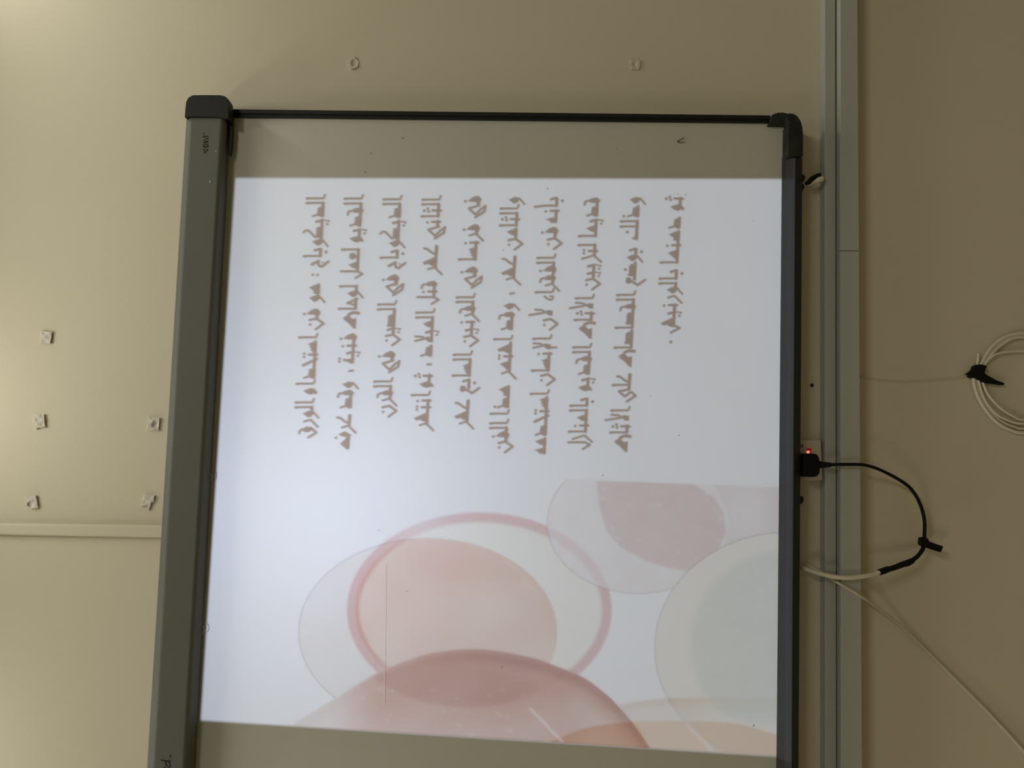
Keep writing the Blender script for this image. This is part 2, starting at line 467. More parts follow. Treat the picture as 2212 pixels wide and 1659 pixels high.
def segdist(X, Y, x0, y0, x1, y1):
    L2 = (x1 - x0) ** 2 + (y1 - y0) ** 2 + 1e-9
    t = np.clip(((X - x0) * (x1 - x0) + (Y - y0) * (y1 - y0)) / L2, 0, 1)
    return np.hypot(X - x0 - t * (x1 - x0), Y - y0 - t * (y1 - y0))
rnd = random.Random(4)
def sparkle(X, Y, I, spots, amp=0.6):
    for (x, y, r) in spots:
        I = I * (1 - amp * np.exp(-(((X - x) / r) ** 2 + ((Y - y) / (r * 0.8)) ** 2)))
    return I
def spots(n, x0, x1, y0, y1):
    return [(rnd.uniform(x0, x1), rnd.uniform(y0, y1), rnd.uniform(2.5, 5)) for _ in range(n)]
def cloud(X, Y, s, amp, seed=0):
    return amp * (np.sin(X / s + 1.3 * seed + 1.7 * np.sin(Y / (s * 1.3) + seed)) * np.sin(Y / (s * 0.8) + 0.9 * np.sin(X / (s * 1.1))))
STREAK = [((1482, 1562), (1538, 1622), 4), ((1146, 1532), (1214, 1602), 3.5), ((1131, 1257), (1158, 1277), 4), ((1092, 1212), (1132, 1246), 1.5)]
def streaks(X, Y, I):
    for a, b, w in STREAK:
        I = I * (1 - 0.6 * np.exp(-(segdist(X, Y, *a, *b) / w) ** 2))
    return I
topline = lambda X: 1036 + 0.036 * (X - 1240)
BX = np.array([600, 640, 720, 780, 820, 880, 940, 1040, 1150, 1200, 1260, 1310, 1340, 1370, 1400, 1430], float)
BY = np.array([1590, 1560, 1510, 1473, 1450, 1425, 1408, 1401, 1420, 1438, 1463, 1500, 1530, 1565, 1610, 1665], float)
def dense(A, B):
    q = smoothpath(list(zip(A, B)), 8)
    return np.array([p[0] for p in q]), np.array([p[1] for p in q])
BX, BY = dense(BX, BY)
def below(X, Y): return (Y - np.interp(X, BX, BY)) * 0.85
RING = (1035, 1318, 287, 212)
DISC = (924, 1366, 279, 203)
URD = (1378, 1130, 196, 152)
GRN = (1700, 1400, 286, 250)
def notb(X, Y): return 1 - sm(below(X, Y), -2, 3)
def noturd(X, Y): return np.where(Y > topline(X), 1 - sm(ell(X, Y, *URD), -3, 3), 1)
# the pale disc, its rim, the ring, the ring's cream inside, the overlap
inkmesh('circle', film('slide_pale_grey_pink', (0.93, 0.88, 0.845)), 640, 1210, 1155, 1580, 4, lambda X, Y: sm(ell(X, Y, *DISC), -2, 3) * notb(X, Y) * (0.75 + cloud(X, Y, 60, 0.2, 1)), 1)
inkmesh('circle_rim', film('slide_rim_grey', (0.82, 0.79, 0.80)), 640, 1210, 1155, 1580, 2.0, lambda X, Y: np.exp(-(ell(X, Y, *DISC) / 1.6) ** 2) * notb(X, Y) * (0.25 + 0.75 * sm(X, 1000, 800)), 2)
inkmesh('ring', film('slide_rose', (0.88, 0.67, 0.66)), 735, 1335, 1095, 1535, 3, lambda X, Y: sm(ell(X, Y, *RING), -3, 5) * (1 - sm(ell(X, Y, *RING), 16 + 6 * sm(X, 950, 750), 28 + 6 * sm(X, 950, 750))) * notb(X, Y) * (0.35 + 0.65 * noturd(X, Y)) * (1 - 0.35 * np.exp(-(((X - 905) / 60) ** 2))), 3)
inkmesh('ring_fill', film('slide_cream', (0.98, 0.95, 0.88)), 735, 1335, 1095, 1535, 4, lambda X, Y: sm(ell(X, Y, *RING), 16, 24) * notb(X, Y) * noturd(X, Y) * (0.85 + cloud(X, Y, 70, 0.15, 2)), 4)
inkmesh('circle_overlap', film('slide_pink', (0.97, 0.76, 0.72)), 640, 1210, 1155, 1580, 4, lambda X, Y: streaks(X, Y, sm(ell(X, Y, *DISC), -2, 3) * sm(ell(X, Y, *RING), 14, 22) * notb(X, Y) * (0.55 + 0.35 * np.exp(-((X - 1000) / 130) ** 2 - ((Y - 1215) / 70) ** 2) + cloud(X, Y, 50, 0.12, 3))), 5)
# big rose circle at the bottom
sp = spots(26, 760, 1130, 1480, 1600)
inkmesh('circle', film('slide_deep_rose', (0.75, 0.475, 0.395)), 595, 1440, 1392, 1650, 4, lambda X, Y: sparkle(X, Y, streaks(X, Y, sm(below(X, Y), -2, 4) * (0.30 + 0.62 * sm(X, 690, 850)) * (1 - 0.25 * sm(Y, 1480, 1600)) * (1 - 0.28 * sm(X, 1200, 1290) * sm(below(X, Y), 30, 60)) * (0.95 + cloud(X, Y, 45, 0.07, 5))), sp, 0.35), 6)
inkmesh('circle_rim', film('slide_rose_rim', (0.86, 0.80, 0.80)), 595, 1440, 1392, 1650, 3, lambda X, Y: sm(below(X, Y), -2, 4) * (1 - sm(below(X, Y), 12, 34)) * (0.2 + 0.8 * sm(X, 900, 1150)), 7)
inkmesh('circle_overlap', film('slide_darker_rose', (0.90, 0.85, 0.84)), 780, 1290, 1395, 1545, 4, lambda X, Y: sm(below(X, Y), 2, 14) * sm(ell(X, Y, 1010, 1322, 285, 208), -4, 8) * (1 - 0.6 * sm(X, 1120, 1200)), 7.5)  # darker lens of the slide's own artwork where ring and rose circle overlap
# dusty circle under the text and the panel beside it
sp2 = spots(40, 1290, 1560, 1045, 1230)
inkmesh('circle', film('slide_lilac_grey', (0.955, 0.90, 0.885)), 1175, 1585, 1030, 1290, 4, lambda X, Y: sm(ell(X, Y, *URD), -2, 3) * sm(Y - topline(X), -2, 3) * (1 - sm(ell(X, Y, *GRN), -2, 2)) * (0.8 + cloud(X, Y, 22, 0.2, 1)), 8)
inkmesh('circle_rim', film('slide_rim_mauve', (0.84, 0.81, 0.82)), 1175, 1585, 1030, 1290, 2, lambda X, Y: np.exp(-(ell(X, Y, *URD) / 1.6) ** 2) * sm(Y - topline(X), -2, 3) * (1 - sm(ell(X, Y, *GRN), -2, 2)) * (1 - 0.7 * sm(X, 1420, 1480)), 9)
DUST = [(1288, 1036), (1296, 1100), (1308, 1145), (1340, 1182), (1395, 1212), (1450, 1228), (1505, 1236), (1545, 1205), (1568, 1150), (1562, 1105), (1540, 1072), (1492, 1044)]
inkmesh('circle_core', film('slide_dusty_pink', (0.895, 0.80, 0.775)), 1280, 1580, 1030, 1245, 3, lambda X, Y: sparkle(X, Y, sm(polydist(X, Y, DUST), -4, 4) * sm(Y - topline(X), -2, 3) * (1 - sm(ell(X, Y, *GRN), -2, 2)) * (0.95 + cloud(X, Y, 18, 0.1, 4)), sp2, 0.7), 10)
inkmesh('panel', film('slide_pale_pink', (0.91, 0.82, 0.80)), 1480, 1690, 1030, 1240, 4, lambda X, Y: sm(Y - topline(X), -2, 3) * sm(X + 0.5 * (Y - 1043), 1486, 1500) * (1 - sm(ell(X, Y, *URD), -2, 2)) * (1 - sm(ell(X, Y, *GRN), -2, 2)) * (0.85 - 0.45 * np.exp(-((X - 1615) / 45) ** 2 - ((Y - 1110) / 50) ** 2) + 0.25 * sm(X, 1640, 1685)), 11)
# green circle on the right and the orange ones under it
sp3 = spots(50, 1500, 1675, 1210, 1570)
inkmesh('circle', film('slide_grey_green', (0.95, 0.91, 0.83)), 1405, 1690, 1140, 1640, 4, lambda X, Y: sm(ell(X, Y, *GRN), -2, 3) * (1 - 0.4 * sm(Y, 1520, 1560)) * 0.95, 12)
inkmesh('circle_core', film('slide_sage', (0.87, 0.92, 0.92)), 1480, 1690, 1160, 1640, 4, lambda X, Y: sparkle(X, Y, sm(ell(X, Y, 1700, 1392, 210, 205), -8, 12) * (1 - sm(Y, 1535, 1585)) * (0.9 + cloud(X, Y, 30, 0.1, 7)), sp3, 0.7), 13)
inkmesh('circle_rim', film('slide_rim_olive', (0.80, 0.80, 0.78)), 1405, 1690, 1140, 1640, 2, lambda X, Y: np.exp(-(ell(X, Y, *GRN) / 1.7) ** 2) * (1 - 0.6 * sm(Y, 1480, 1560)), 14)
OX = np.array([1195, 1250, 1300, 1370, 1430, 1560, 1620, 1690], float)
OY = np.array([1600, 1577, 1566, 1559, 1557, 1560, 1570, 1592], float)
OX, OY = dense(OX, OY)
inkmesh('circle', film('slide_orange', (0.90, 0.69, 0.54)), 1190, 1690, 1545, 1650, 3.5, lambda X, Y: streaks(X, Y, sm(Y - np.interp(X, OX, OY), -2, 3) * (0.78 + 0.2 * (1 - sm(X, 1340, 1400))) * (1 + cloud(X, Y, 50, 0.08, 2))), 15)
PX = np.array([1335, 1360, 1400, 1450, 1500], float); PY = np.array([1524, 1518, 1511, 1507, 1506], float)
inkmesh('circle', film('slide_peach', (0.90, 0.79, 0.71)), 1330, 1690, 1500, 1600, 3.5, lambda X, Y: sm(Y - np.interp(X, PX, PY), -2, 4) * (1 - sm(below(X, Y), -3, 3)) * (1 - sm(Y - np.interp(X, OX, OY), -3, 3)) * (0.55 + 0.35 * np.exp(-((Y - np.interp(X, PX, PY) - 8) / 10) ** 2)) * (1 - 0.75 * sm(X, 1450, 1600)), 16)

for (x, y, r) in ((1182, 407.5, 1.5), (1086.5, 540, 1.2), (1627, 477, 1.0), (1404, 855, 1.0), (1466, 941, 1.2), (1301.5, 1027, 1.3), (1627.5, 1568, 1.8), (878, 1277.5, 1.1), (818, 1146, 1.0), (1083, 1442, 1.4)):
    link('dark_speck', *disc(x, y, SURF + 0.006, r * 0.75, 8, 0.0003), M['grey'], surface)
link('scratch', *prism(seg((833, 1220), (829.5, 1525), 0.45), SURF + 0.006, SURF + 0.0061), M['scratch'], surface)
link('scratch', *flat([seg((1447, 417.2), (1466, 419), 1.2), seg((1464, 419), (1480, 420.5), 2.2)], SURF + 0.0062, 0.0002), M['scratch'], surface)

# ---- the Arabic writing: letter shapes as strokes / filled shapes, in 1/5.353 pixel units
# du runs along the line (reading direction), dv up from the baseline
Z = 5.353
G = {
 'A': [('s', 24, [(0, 208), (0, 22), (-12, 10), (-40, 2)]), ('s', 30, [(3, 208), (3, 190)])],
 'L': [('s', 24, [(0, 208), (0, 14)]), ('s', 29, [(3, 208), (3, 185)])],
 'D': [('s', 38, [(10, 18), (115, 18)]), ('p', [(0, 2), (22, 76), (108, 84), (132, 36), (128, 2)]), ('s', 24, [(103, 72), (122, 128)])],
 'Y': [('s', 30, [(13, 84), (-4, 10)]), ('s', 16, [(-4, -15), (4, -50)]), ('d', 13, (5, -56)), ('d', 14, (40, -42))],
 'K': [('s', 24, [(80, 226), (60, 208), (54, 185), (64, 162), (135, 88)]), ('p', [(8, 6), (18, 78), (140, 86), (148, 6)])],
 'w': [('p', [(15, 122), (-16, 52), (-6, -8), (18, -6), (50, 22), (62, 58)]), ('s', 22, [(0, 0), (66, -62)])],
 'B': [('s', 29, [(12, 84), (-4, 28), (0, 14)]), ('s', 30, [(-4, 26), (30, 16)]), ('d', 17, (30, -46))],
 'J': [('s', 32, [(12, 110), (-28, 32)]), ('s', 28, [(-15, 40), (28, 26), (38, -4), (-22, -80)]), ('d', 11, (-10, -14))],
 ':': [('d', 15, (0, 92)), ('d', 15, (0, 38))],
 'H': [('p', [(0, 0), (-5, 50), (35, 132), (50, 100), (75, 72), (105, 72), (110, 0)])],
 'F': [('p', [(18, 142), (-25, 92), (-46, 40), (-36, 6), (0, -20), (28, 22), (28, 84)]), ('s', 28, [(0, -4), (55, 16)]), ('d', 16, (20, 166))],
 'n': [('s', 27, [(13, 100), (-5, 22), (54, -62), (120, 24)]), ('d', 15, (65, 92))],
 'S': [('p', [(0, 2), (0, 42), (26, 104), (44, 76), (62, 88), (78, 66), (96, 72), (112, 50), (132, 46), (140, 2)])],
 'T': [('s', 28, [(0, 86), (0, -8)]), ('d', 15, (-10, 142)), ('d', 15, (26, 142))],
 'X': [('s', 30, [(-5, -6), (20, 50), (66, 146)])],
 'm': [('p', [(25, 130), (0, 65), (-6, 15), (38, -32), (62, -32), (58, 5), (72, 40), (60, 82)])],
 'r': [('s', 24, [(20, 100), (0, 38), (2, 22), (80, -60)])],
 'q': [('p', [(5, 140), (-26, 82), (-36, 22), (0, -22), (26, 25), (28, 84)]), ('s', 26, [(5, 132), (18, 158), (48, 164)]), ('s', 26, [(0, 0), (48, 16)])],
 'Q': [('p', [(0, 118), (-32, 72), (-22, 15), (15, 5), (38, 55), (28, 98)]), ('s', 26, [(0, 110), (24, 146), (48, 150)]), ('s', 26, [(-15, 18), (40, -48), (96, 42)])],
 'N': [('s', 28, [(0, 84), (0, -8)]), ('d', 15, (6, 140))],
 'o': [('s', 28, [(0, 118), (5, 60)]), ('p', [(-35, 2), (-12, 62), (20, 80), (40, 40), (40, 2)]), ('d', 15, (-14, 170)), ('d', 15, (18, 170))],
 ',': [('s', 24, [(0, 8), (6, 52)])],
 'E': [('s', 26, [(-5, 160), (0, 128), (38, 76), (58, 36)]), ('s', 36, [(-25, 14), (60, 18)])],
 'W': [('p', [(-8, 10), (0, 50), (22, 96), (56, 170), (84, 146), (76, 96), (98, 60), (105, 10)])],
 'f': [('p', [(10, 138), (-28, 66), (18, -18), (42, 30), (32, 92)]), ('p', [(20, -2), (40, 40), (70, 62), (118, 112), (184, 30), (178, 2)]), ('d', 15, (48, 162))],
 'h': [('s', 34, [(-6, -22), (-14, 42), (10, 92)]), ('p', [(0, 84), (50, 158), (78, 138), (108, 92), (174, 26), (174, 2), (50, 2), (62, 44), (36, 76)])],
 'y': [('s', 27, [(-35, 4), (0, 122), (72, 42), (14, -12), (-28, -68)]), ('s', 27, [(-28, -68), (35, -58), (102, 42)])],
 'a': [('p', [(-28, 120), (28, 120), (46, 76), (20, 40), (28, 8), (-20, 8), (-8, 48), (-36, 66)])],
 'M': [('p', [(0, 128), (-28, 62), (-44, 4), (48, 4), (38, 68)])],
 'l': [('s', 25, [(0, 208), (0, 14), (30, -40), (78, 38)])],
 'x': [('s', 28, [(-38, 2), (14, 114)]), ('s', 25, [(10, 108), (26, 58), (28, 16)])],
 'z': [('p', [(0, 2), (12, 66), (32, 88), (118, 88), (130, 100), (152, 90), (152, 2)])],
 't': [('s', 28, [(2, 86), (5, -10)]), ('d', 17, (5, 182)), ('d', 16, (-16, 142)), ('d', 16, (16, 132))],
 'V': [('s', 24, [(-28, 206), (-24, 130), (6, 72)]), ('s', 24, [(24, 206), (4, 118), (-16, 60)]), ('p', [(-14, 2), (-22, 62), (6, 88), (40, 46), (42, 2)])],
 'U': [('s', 24, [(-26, 206), (-22, 132), (6, 72)]), ('s', 25, [(36, 270), (14, 130), (-4, 56)]), ('p', [(-14, 2), (-22, 62), (6, 88), (40, 46), (42, 2)])],
 'i': [('s', 25, [(14, 270), (0, 160), (0, 14)])],
 'g': [('p', [(-34, 114), (26, 120), (42, 80), (12, 44), (-30, 62)]), ('s', 27, [(5, 66), (32, 10), (54, -22), (-6, -104)])],
 'O': [('p', [(-8, 130), (-30, 80), (-52, 4), (62, 4), (58, 52), (30, 78)])],
 'j': [('p', [(0, 140), (14, 98), (42, 74), (42, 4), (-32, 4), (-20, 62)])],
 'c': [('s', 22, [(-5, 104), (22, 72), (36, 30), (24, 12), (-8, 8)]), ('s', 20, [(-8, 8), (-6, 40)])],
 'k': [('d', 17, (60, 128)), ('p', [(100, 2), (128, 78), (150, 40), (152, 2)])],
 'e': [('s', 27, [(-20, 28), (0, 134), (60, 62), (12, 2), (12, -15), (52, -62), (118, 38)])],
 'u': [('s', 24, [(20, -8), (20, -64)])],
 'R': [('s', 24, [(38, 160), (0, 36), (2, 22), (72, -62)])],
 'G': [('s', 26, [(0, 20), (30, -54), (84, 46)])],
 '.': [('d', 17, (0, 40))],
 '*': [('d', 16, (0, 0))],
}
# each line: baseline x at row y with slope, then words; every word = connecting bar (from, to) or None, and letters at rows
# rows are given in the same 1/5.353 px units counted from photo row 390; r2() shifts those read from row 690
def r2(t): return t + 300 * Z
LINES = [
 ((700.7, 436.7, -0.0547), [
  (None, 'A', 205), ((258, 300), 'L', 258), (None, 'D', 290), ((455, 700), 'Y', 462), (None, 'K', 520), (None, 'w', 692), ((795, 872), 'B', 795), (None, 'L', 872), (None, 'J', 958), (None, ':', 1090),
  ((1205, 1340), 'H', 1205), (None, 'w', 1342), ((1555, 1600), 'F', 1525), (None, 'n', 1600),
  (None, 'A', r2(207)), ((r2(258), r2(590)), 'S', r2(258)), (None, 'T', r2(408)), (None, 'X', r2(465)), (None, 'D', r2(555)), (None, 'A', r2(743)), (None, 'm', r2(800)), (None, 'A', r2(960)), ((r2(1015), r2(1075)), 'L', r2(1015)), (None, 'w', r2(1073)), (None, 'r', r2(1163)), (None, 'Q', r2(1270))]),
 ((782.5, 438.6, -0.0538), [
  (None, 'A', 208), ((265, 430), 'L', 265), (None, 'q', 345), (None, 'D', 400), ((565, 660), 'Y', 570), (None, 'm', 645), ((797, 1050), 'L', 797), (None, 'a', 870), (None, 'M', 975), (None, 'l', 1050),
  ((1222, 1280), 'L', 1222), (None, 'w', 1288), ((1370, 1482), 'x', 1405), (None, 'L', 1482), (None, 'h', 1540),
  ((r2(230), r2(460)), 'F', r2(205)), (None, 'N', r2(305)), (None, 'Y', r2(380)), (None, 'o', r2(470)), (None, ',', r2(592)), (None, 'w', r2(735)), ((r2(840), r2(920)), 'q', r2(850)), (None, 'D', r2(898)), ((r2(1115), r2(1230)), 'E', r2(1140)), (None, 'r', r2(1232)), (None, 'f', r2(1322))]),
 ((866.2, 442.0, -0.0505), [
  (None, 'A', 216), ((270, 330), 'L', 270), (None, 'D', 302), ((468, 715), 'Y', 478), (None, 'K', 535), (None, 'w', 708), ((812, 890), 'B', 815), (None, 'L', 890), (None, 'J', 975), ((1150, 1200), 'F', 1130), (None, 'y', 1225),
  (None, 'A', 1432), ((1488, r2(175)), 'L', 1488), (None, 'z', 1540), (None, 'Y', r2(108)), (None, 'n', r2(180)), ((r2(430), r2(470)), 'F', r2(410)), (None, 'y', r2(510)), (None, 'A', r2(718)), ((r2(773), r2(920)), 'L', r2(773)), (None, 'q', r2(850)), (None, 'r', r2(918)), (None, 'n', r2(1005))]),
 ((950.6, 440.0, -0.0545), [
  (None, 'A', 220), ((273, 412), 'L', 273), (None, 't', 343), (None, 'L', 412), ((470, 530), 'N', 478), (None, 'y', 568), ((760, 1005), 'E', 790), (None, 'W', 890), (None, 'r', 1005), ((1220, 1348), 'q', 1195), (None, 'N', 1283), (None, 'l', 1348),
  (None, 'A', 1526), ((1582, r2(245)), 'L', 1582), (None, 'M', r2(50)), (None, 'Y', r2(138)), (None, 'V', r2(225)), (None, 'D', r2(300)), (None, ',', r2(518)), ((r2(645), r2(750)), 't', r2(650)), (None, 'm', r2(722)), (None, 'A', r2(875)), ((r2(938), r2(1210)), 'N', r2(938)), (None, 'T', r2(1017)), (None, 'W', r2(1085)), (None, 'r', r2(1205))]),
 ((1035.5, 440.0, -0.051), [
  ((235, 285), 'F', 220), (None, 'y', 322), ((570, 620), 'F', 548), (None, 'r', 615), ((712, 910), 'N', 718), (None, 'S', 770), (None, 'L', 910), ((1055, 1105), 'F', 1040), (None, 'y', 1138), (None, 'A', 1350), ((1403, 1545), 'L', 1403), (None, 'q', 1480), (None, 'r', 1545),
  ((r2(28), r2(185)), 'N', r2(30)), (None, 'Y', r2(115)), (None, 'n', r2(190)), (None, 'A', r2(408)), ((r2(463), r2(648)), 'L', r2(463)), (None, 'S', r2(512)), (None, 'L', r2(648)), ((r2(700), r2(790)), 'B', r2(705)), (None, 'g', r2(800)), ((r2(945), r2(1185)), 'E', r2(970)), (None, 'W', r2(1065)), (None, 'r', r2(1185))]),
 ((1119.5, 459.0, -0.0485), [
  (None, 'w', 205), (None, 'A', 322), ((378, 517), 'L', 378), (None, 't', 443), (None, 'L', 517), ((560, 675), 'M', 592), (None, 'n', 678), ((885, 1125), 'E', 910), (None, 'W', 1010), (None, 'r', 1125), (None, ',', 1302), (None, 'w', 1432), ((1545, 1620), 'q', 1550), (None, 'D', 1600),
  (None, 'A', r2(228)), ((r2(272), r2(605)), 'W', r2(290)), (None, 'T', r2(428)), (None, 'O', r2(525)), (None, 'r', r2(605)), ((r2(778), r2(920)), 'H', r2(778)), (None, 'D', r2(895)), (None, '*', (r2(1012), 165)), (None, 'A', r2(1090)), (None, 'A', r2(1200)), ((r2(1255), r2(1415)), 'L', r2(1255)), (None, 'F', r2(1335)), (None, 'n', r2(1418))]),
 ((1203.8, 470.0, -0.05), [
  ((205, 290), 'B', 205), (None, 'i', 290), ((348, 470), 'N', 350), (None, 'j', 448), ((600, 660), 'F', 580), (None, 'n', 672), (None, 'A', 893), ((950, 1195), 'L', 950), (None, 'F', 1025), (None, 'q', 1125), (None, 'r', 1195), (None, 'A', 1290), (None, 'c', 1345), (None, 'U', 1520), (None, 'n', 1605),
  (None, 'A', r2(222)), (None, 'V', r2(305)), (None, 'u', r2(305)), ((r2(393), r2(590)), 'N', r2(396)), (None, 'S', r2(450)), (None, 'L', r2(590)), (None, 'n', r2(640)), (None, 'A', r2(860)), ((r2(905), r2(1230)), 'S', r2(905)), (None, 'T', r2(1062)), (None, 'X', r2(1118)), (None, 'D', r2(1215)), ((r2(1380), r2(1545)), 'M', r2(1412)), (None, 'j', r2(1512))]),
 ((1292.3, 448.0, -0.0512), [
  ((230, 310), 'q', 230), (None, 'D', 285), ((460, 640), 'Y', 458), (None, 'M', 552), (None, 'L', 640), ((745, 865), 'L', 745), (None, 'T', 815), (None, 'R', 868), ((980, 1135), 'Y', 980), (None, 'Y', 1065), (None, 'n', 1140), (None, 'A', 1360), (None, 'U', 1440), ((1530, 1610), 't', 1532), (None, 'L', 1610), (None, 'h', r2(50)),
  (None, 'A', r2(322)), ((r2(378), r2(530)), 'L', r2(378)), (None, 'q', r2(455)), (None, 'D', r2(510)), ((r2(688), r2(770)), 'Y', r2(690)), (None, 'm', r2(762)), ((r2(922), r2(997)), 'B', r2(922)), (None, 'L', r2(997)), ((r2(1052), r2(1297)), 'L', r2(1052)), (None, 'M', r2(1135)), (None, 'N', r2(1228)), (None, 'L', r2(1297)), (None, 'R', r2(1345)), (None, 'l', r2(1422))]),
 ((1381.0, 451.6, -0.05), [
  (None, 'w', 205), (None, 'D', 292), (None, '*', (412, 178)), ((470, 670), 'L', 470), (None, 'L', 530), (None, 'k', 535), ((795, 870), 'B', 795), (None, 'w', 872), ((955, 1140), 'z', 955), (None, '*', (1030, 128)), (None, 'g', 1155), (None, 'A', 1322), ((1378, r2(95)), 'L', 1378), (None, 'q', 1455), (None, 'z', 1515), (None, 'L', r2(95)),
  ((r2(130), r2(325)), 'z', r2(135)), (None, 'L', r2(325)), (None, 'h', r2(375)), ((r2(640), r2(810)), 'E', r2(665)), (None, 'L', r2(758)), (None, 'e', r2(832)), (None, 'A', r2(1053)), (None, 'U', r2(1130)), ((r2(1232), r2(1307)), 't', r2(1235)), (None, 'L', r2(1307)), (None, 'h', r2(1360))]),
 ((1470.0, 479.7, -0.0535), [
  ((205, 310), 't', 205), (None, 'm', 278), (None, 'D', 425), ((590, 945), 'H', 590), (None, 'N', 748), (None, 'O', 845), (None, 'L', 945), ((1040, 1132), 'B', 1045), (None, 'L', 1132), ((1188, 1245), 'L', 1188), (None, 'w', 1245), (None, 'r', 1335), ((1438, 1660), 'N', 1440), (None, 'Y', 1525), (None, 'W', 1592), (None, 'G', 1675), (None, '.', r2(262))]),
]
TEXT = film('slide_brown_arabic', (0.50, 0.385, 0.315))
for (bx0, by0, k), items in LINES:
    def pt(t, dv):
        y = 390 + t / Z
        return (bx0 + k * (y - by0) - dv / Z, y)
    prims = []
    for bar, ch, t in items:
        dv0 = 0
        if isinstance(t, tuple): t, dv0 = t
        if bar: prims.append(('s', 36, [pt(bar[0], 19), pt(bar[1], 19)]))
        for g in G[ch]:
            if g[0] == 's': prims.append(('s', g[1], [pt(t + a, b + dv0) for a, b in g[2]]))
            elif g[0] == 'p': prims.append(('p', 0, [pt(t + a, b + dv0) for a, b in g[1]]))
            else: prims.append(('s', g[1] * 2, [pt(t + g[2][0], g[2][1] + dv0)] * 2))
    ally = [p[1] for q in prims for p in q[2]]; allx = [p[0] for q in prims for p in q[2]]
    x0, x1, y0, y1 = min(allx) - 8, max(allx) + 8, min(ally) - 8, max(ally) + 8
    def textink(X, Y, prims=prims):
        D = np.full(X.shape, -1e3)
        for kind, w, p in prims:
            xa, xb = min(q[0] for q in p) - 9, max(q[0] for q in p) + 9
            ya, yb = min(q[1] for q in p) - 9, max(q[1] for q in p) + 9
            i0, i1 = np.searchsorted(X[0], xa), np.searchsorted(X[0], xb)
            j0, j1 = np.searchsorted(Y[:, 0], ya), np.searchsorted(Y[:, 0], yb)
            if i1 <= i0 or j1 <= j0: continue
            sX, sY = X[j0:j1, i0:i1], Y[j0:j1, i0:i1]
            if kind == 's':
                d = np.full(sX.shape, 1e3)
                for m_ in range(len(p) - 1):
                    d = np.minimum(d, segdist(sX, sY, *p[m_], *p[m_ + 1]))
                d = w / Z / 2 - d
            else:
                d = polydist(sX, sY, p)
            D[j0:j1, i0:i1] = np.maximum(D[j0:j1, i0:i1], d)
        return sm(D, -1.6, 1.5)
    inkmesh('text_line', TEXT, x0, x1, y0, y1, 1.3, textink, 18)

# ------------------------------------------------------------------ wall conduit and dado trunking
def along(y_a, y_b, xa, xb, d0, d1):
    return prism([(xa, y_a[0]), (xb, y_a[1]), (xb, y_b[1]), (xa, y_b[0])], d0, d1)
v, f = prism([(-335, 1126.0), (0, 1130.3), (430, 1136), (430, 1163.6), (0, 1156), (-335, 1150.1)], 0.0, 0.013)
tag(link('conduit', v, f, M['wall'], bevel=0.006, seg=4, smooth=False), 'cream-painted vertical cable conduit on the wall above the whiteboard', 'conduit')
def tl_(y, a, b): return lin(y, (200, a), (1500, b))
YA_, YC_ = -1500.0, 3600.0
def strip(ya, yb, top, bot, d0, d1):
    return prism([(tl_(ya, *top), ya), (tl_(ya, *bot), ya), (tl_(yb, *bot), yb), (tl_(yb, *top), yb)], d0, d1)
up = thing('cable_trunking', P(1790, 830, 0), 'slim grey-white cable trunking, the upper and shallower of the two under the board', 'trunking', 'horizontal trunking runs')
v, f = strip(YA_, YC_, (1781.4, 1782.4), (1805.2, 1806.8), 0.0, 0.028)
o = link('trunking_body', v, f, M['trunk'], up, bevel=0.0015)
dn = thing('cable_trunking', P(1835, 830, 0), 'wide grey-white cable trunking, the lower and deeper of the two, with a lid joint', 'trunking', 'horizontal trunking runs')
v, f = strip(YA_, YC_, (1815.6, 1817.2), (1853.5, 1861.5), 0.0, 0.046)
link('trunking_body', v, f, M['trunk'], dn)
v, f = strip(YA_, 541.0, (1815, 1816.6), (1854, 1862), 0.040, 0.050)
link('trunking_lid', v, f, M['trunk'], dn, bevel=0.0012)
v, f = strip(542.2, YC_, (1815, 1816.6), (1854, 1862), 0.040, 0.050)
link('trunking_lid', v, f, M['trunk'], dn, bevel=0.0012)

# ------------------------------------------------------------------ putty pads left on the wall
def pad(outline, h, seed, hole=None, m='pad', label=''):
    r = random.Random(seed)
    cx = sum(p[0] for p in outline) / len(outline); cy = sum(p[1] for p in outline) / len(outline)
    o2 = []
    n0 = len(outline)
    for i in range(n0):
        (x0, y0), (x1, y1) = outline[i], outline[(i + 1) % n0]
        kk = max(2, int(math.hypot(x1 - x0, y1 - y0) / 4.5))
        for j in range(kk):
            t = j / kk
            o2.append((x0 + (x1 - x0) * t + r.uniform(-0.4, 0.4), y0 + (y1 - y0) * t + r.uniform(-0.4, 0.4)))
    n = len(o2)
    rings = [(1.0, 0.0), (1.0, h * 0.9), (0.88, h), (0.66, h), (0.42, h), (0.2, h)]
    v, f = [], []
    for q, (s, d) in enumerate(rings):
        for (x, y) in o2:
            px, py = cx + (x - cx) * s, cy + (y - cy) * s
            dd = d
            if q >= 1: dd = d * (1 + r.uniform(-0.06, 0.06))
            if q >= 2: dd = d * (1 + 0.16 * math.sin(0.30 * px + seed) * math.sin(0.34 * py + 2 * seed) + r.uniform(-0.06, 0.06))
            if hole:
                hx, hy, hr = hole
                t = math.hypot(px - hx, py - hy) / hr
                if t < 1 and q >= 1: dd = max(0.0004, dd * t ** 3)
            v.append(P(px, py, dd if q else 0.0))
    for q in range(len(rings) - 1):
        for i in range(n):
            f.append([q * n + i, q * n + (i + 1) % n, (q + 1) * n + (i + 1) % n, (q + 1) * n + i])
    f.append([(len(rings) - 1) * n + i for i in range(n)])
    f.append(list(range(n))[::-1])
    o = link('putty_pad', v, f, M[m], origin=P(cx, cy, 0))
    return tag(o, label, 'putty pad', 'adhesive putty pads left on the wall')
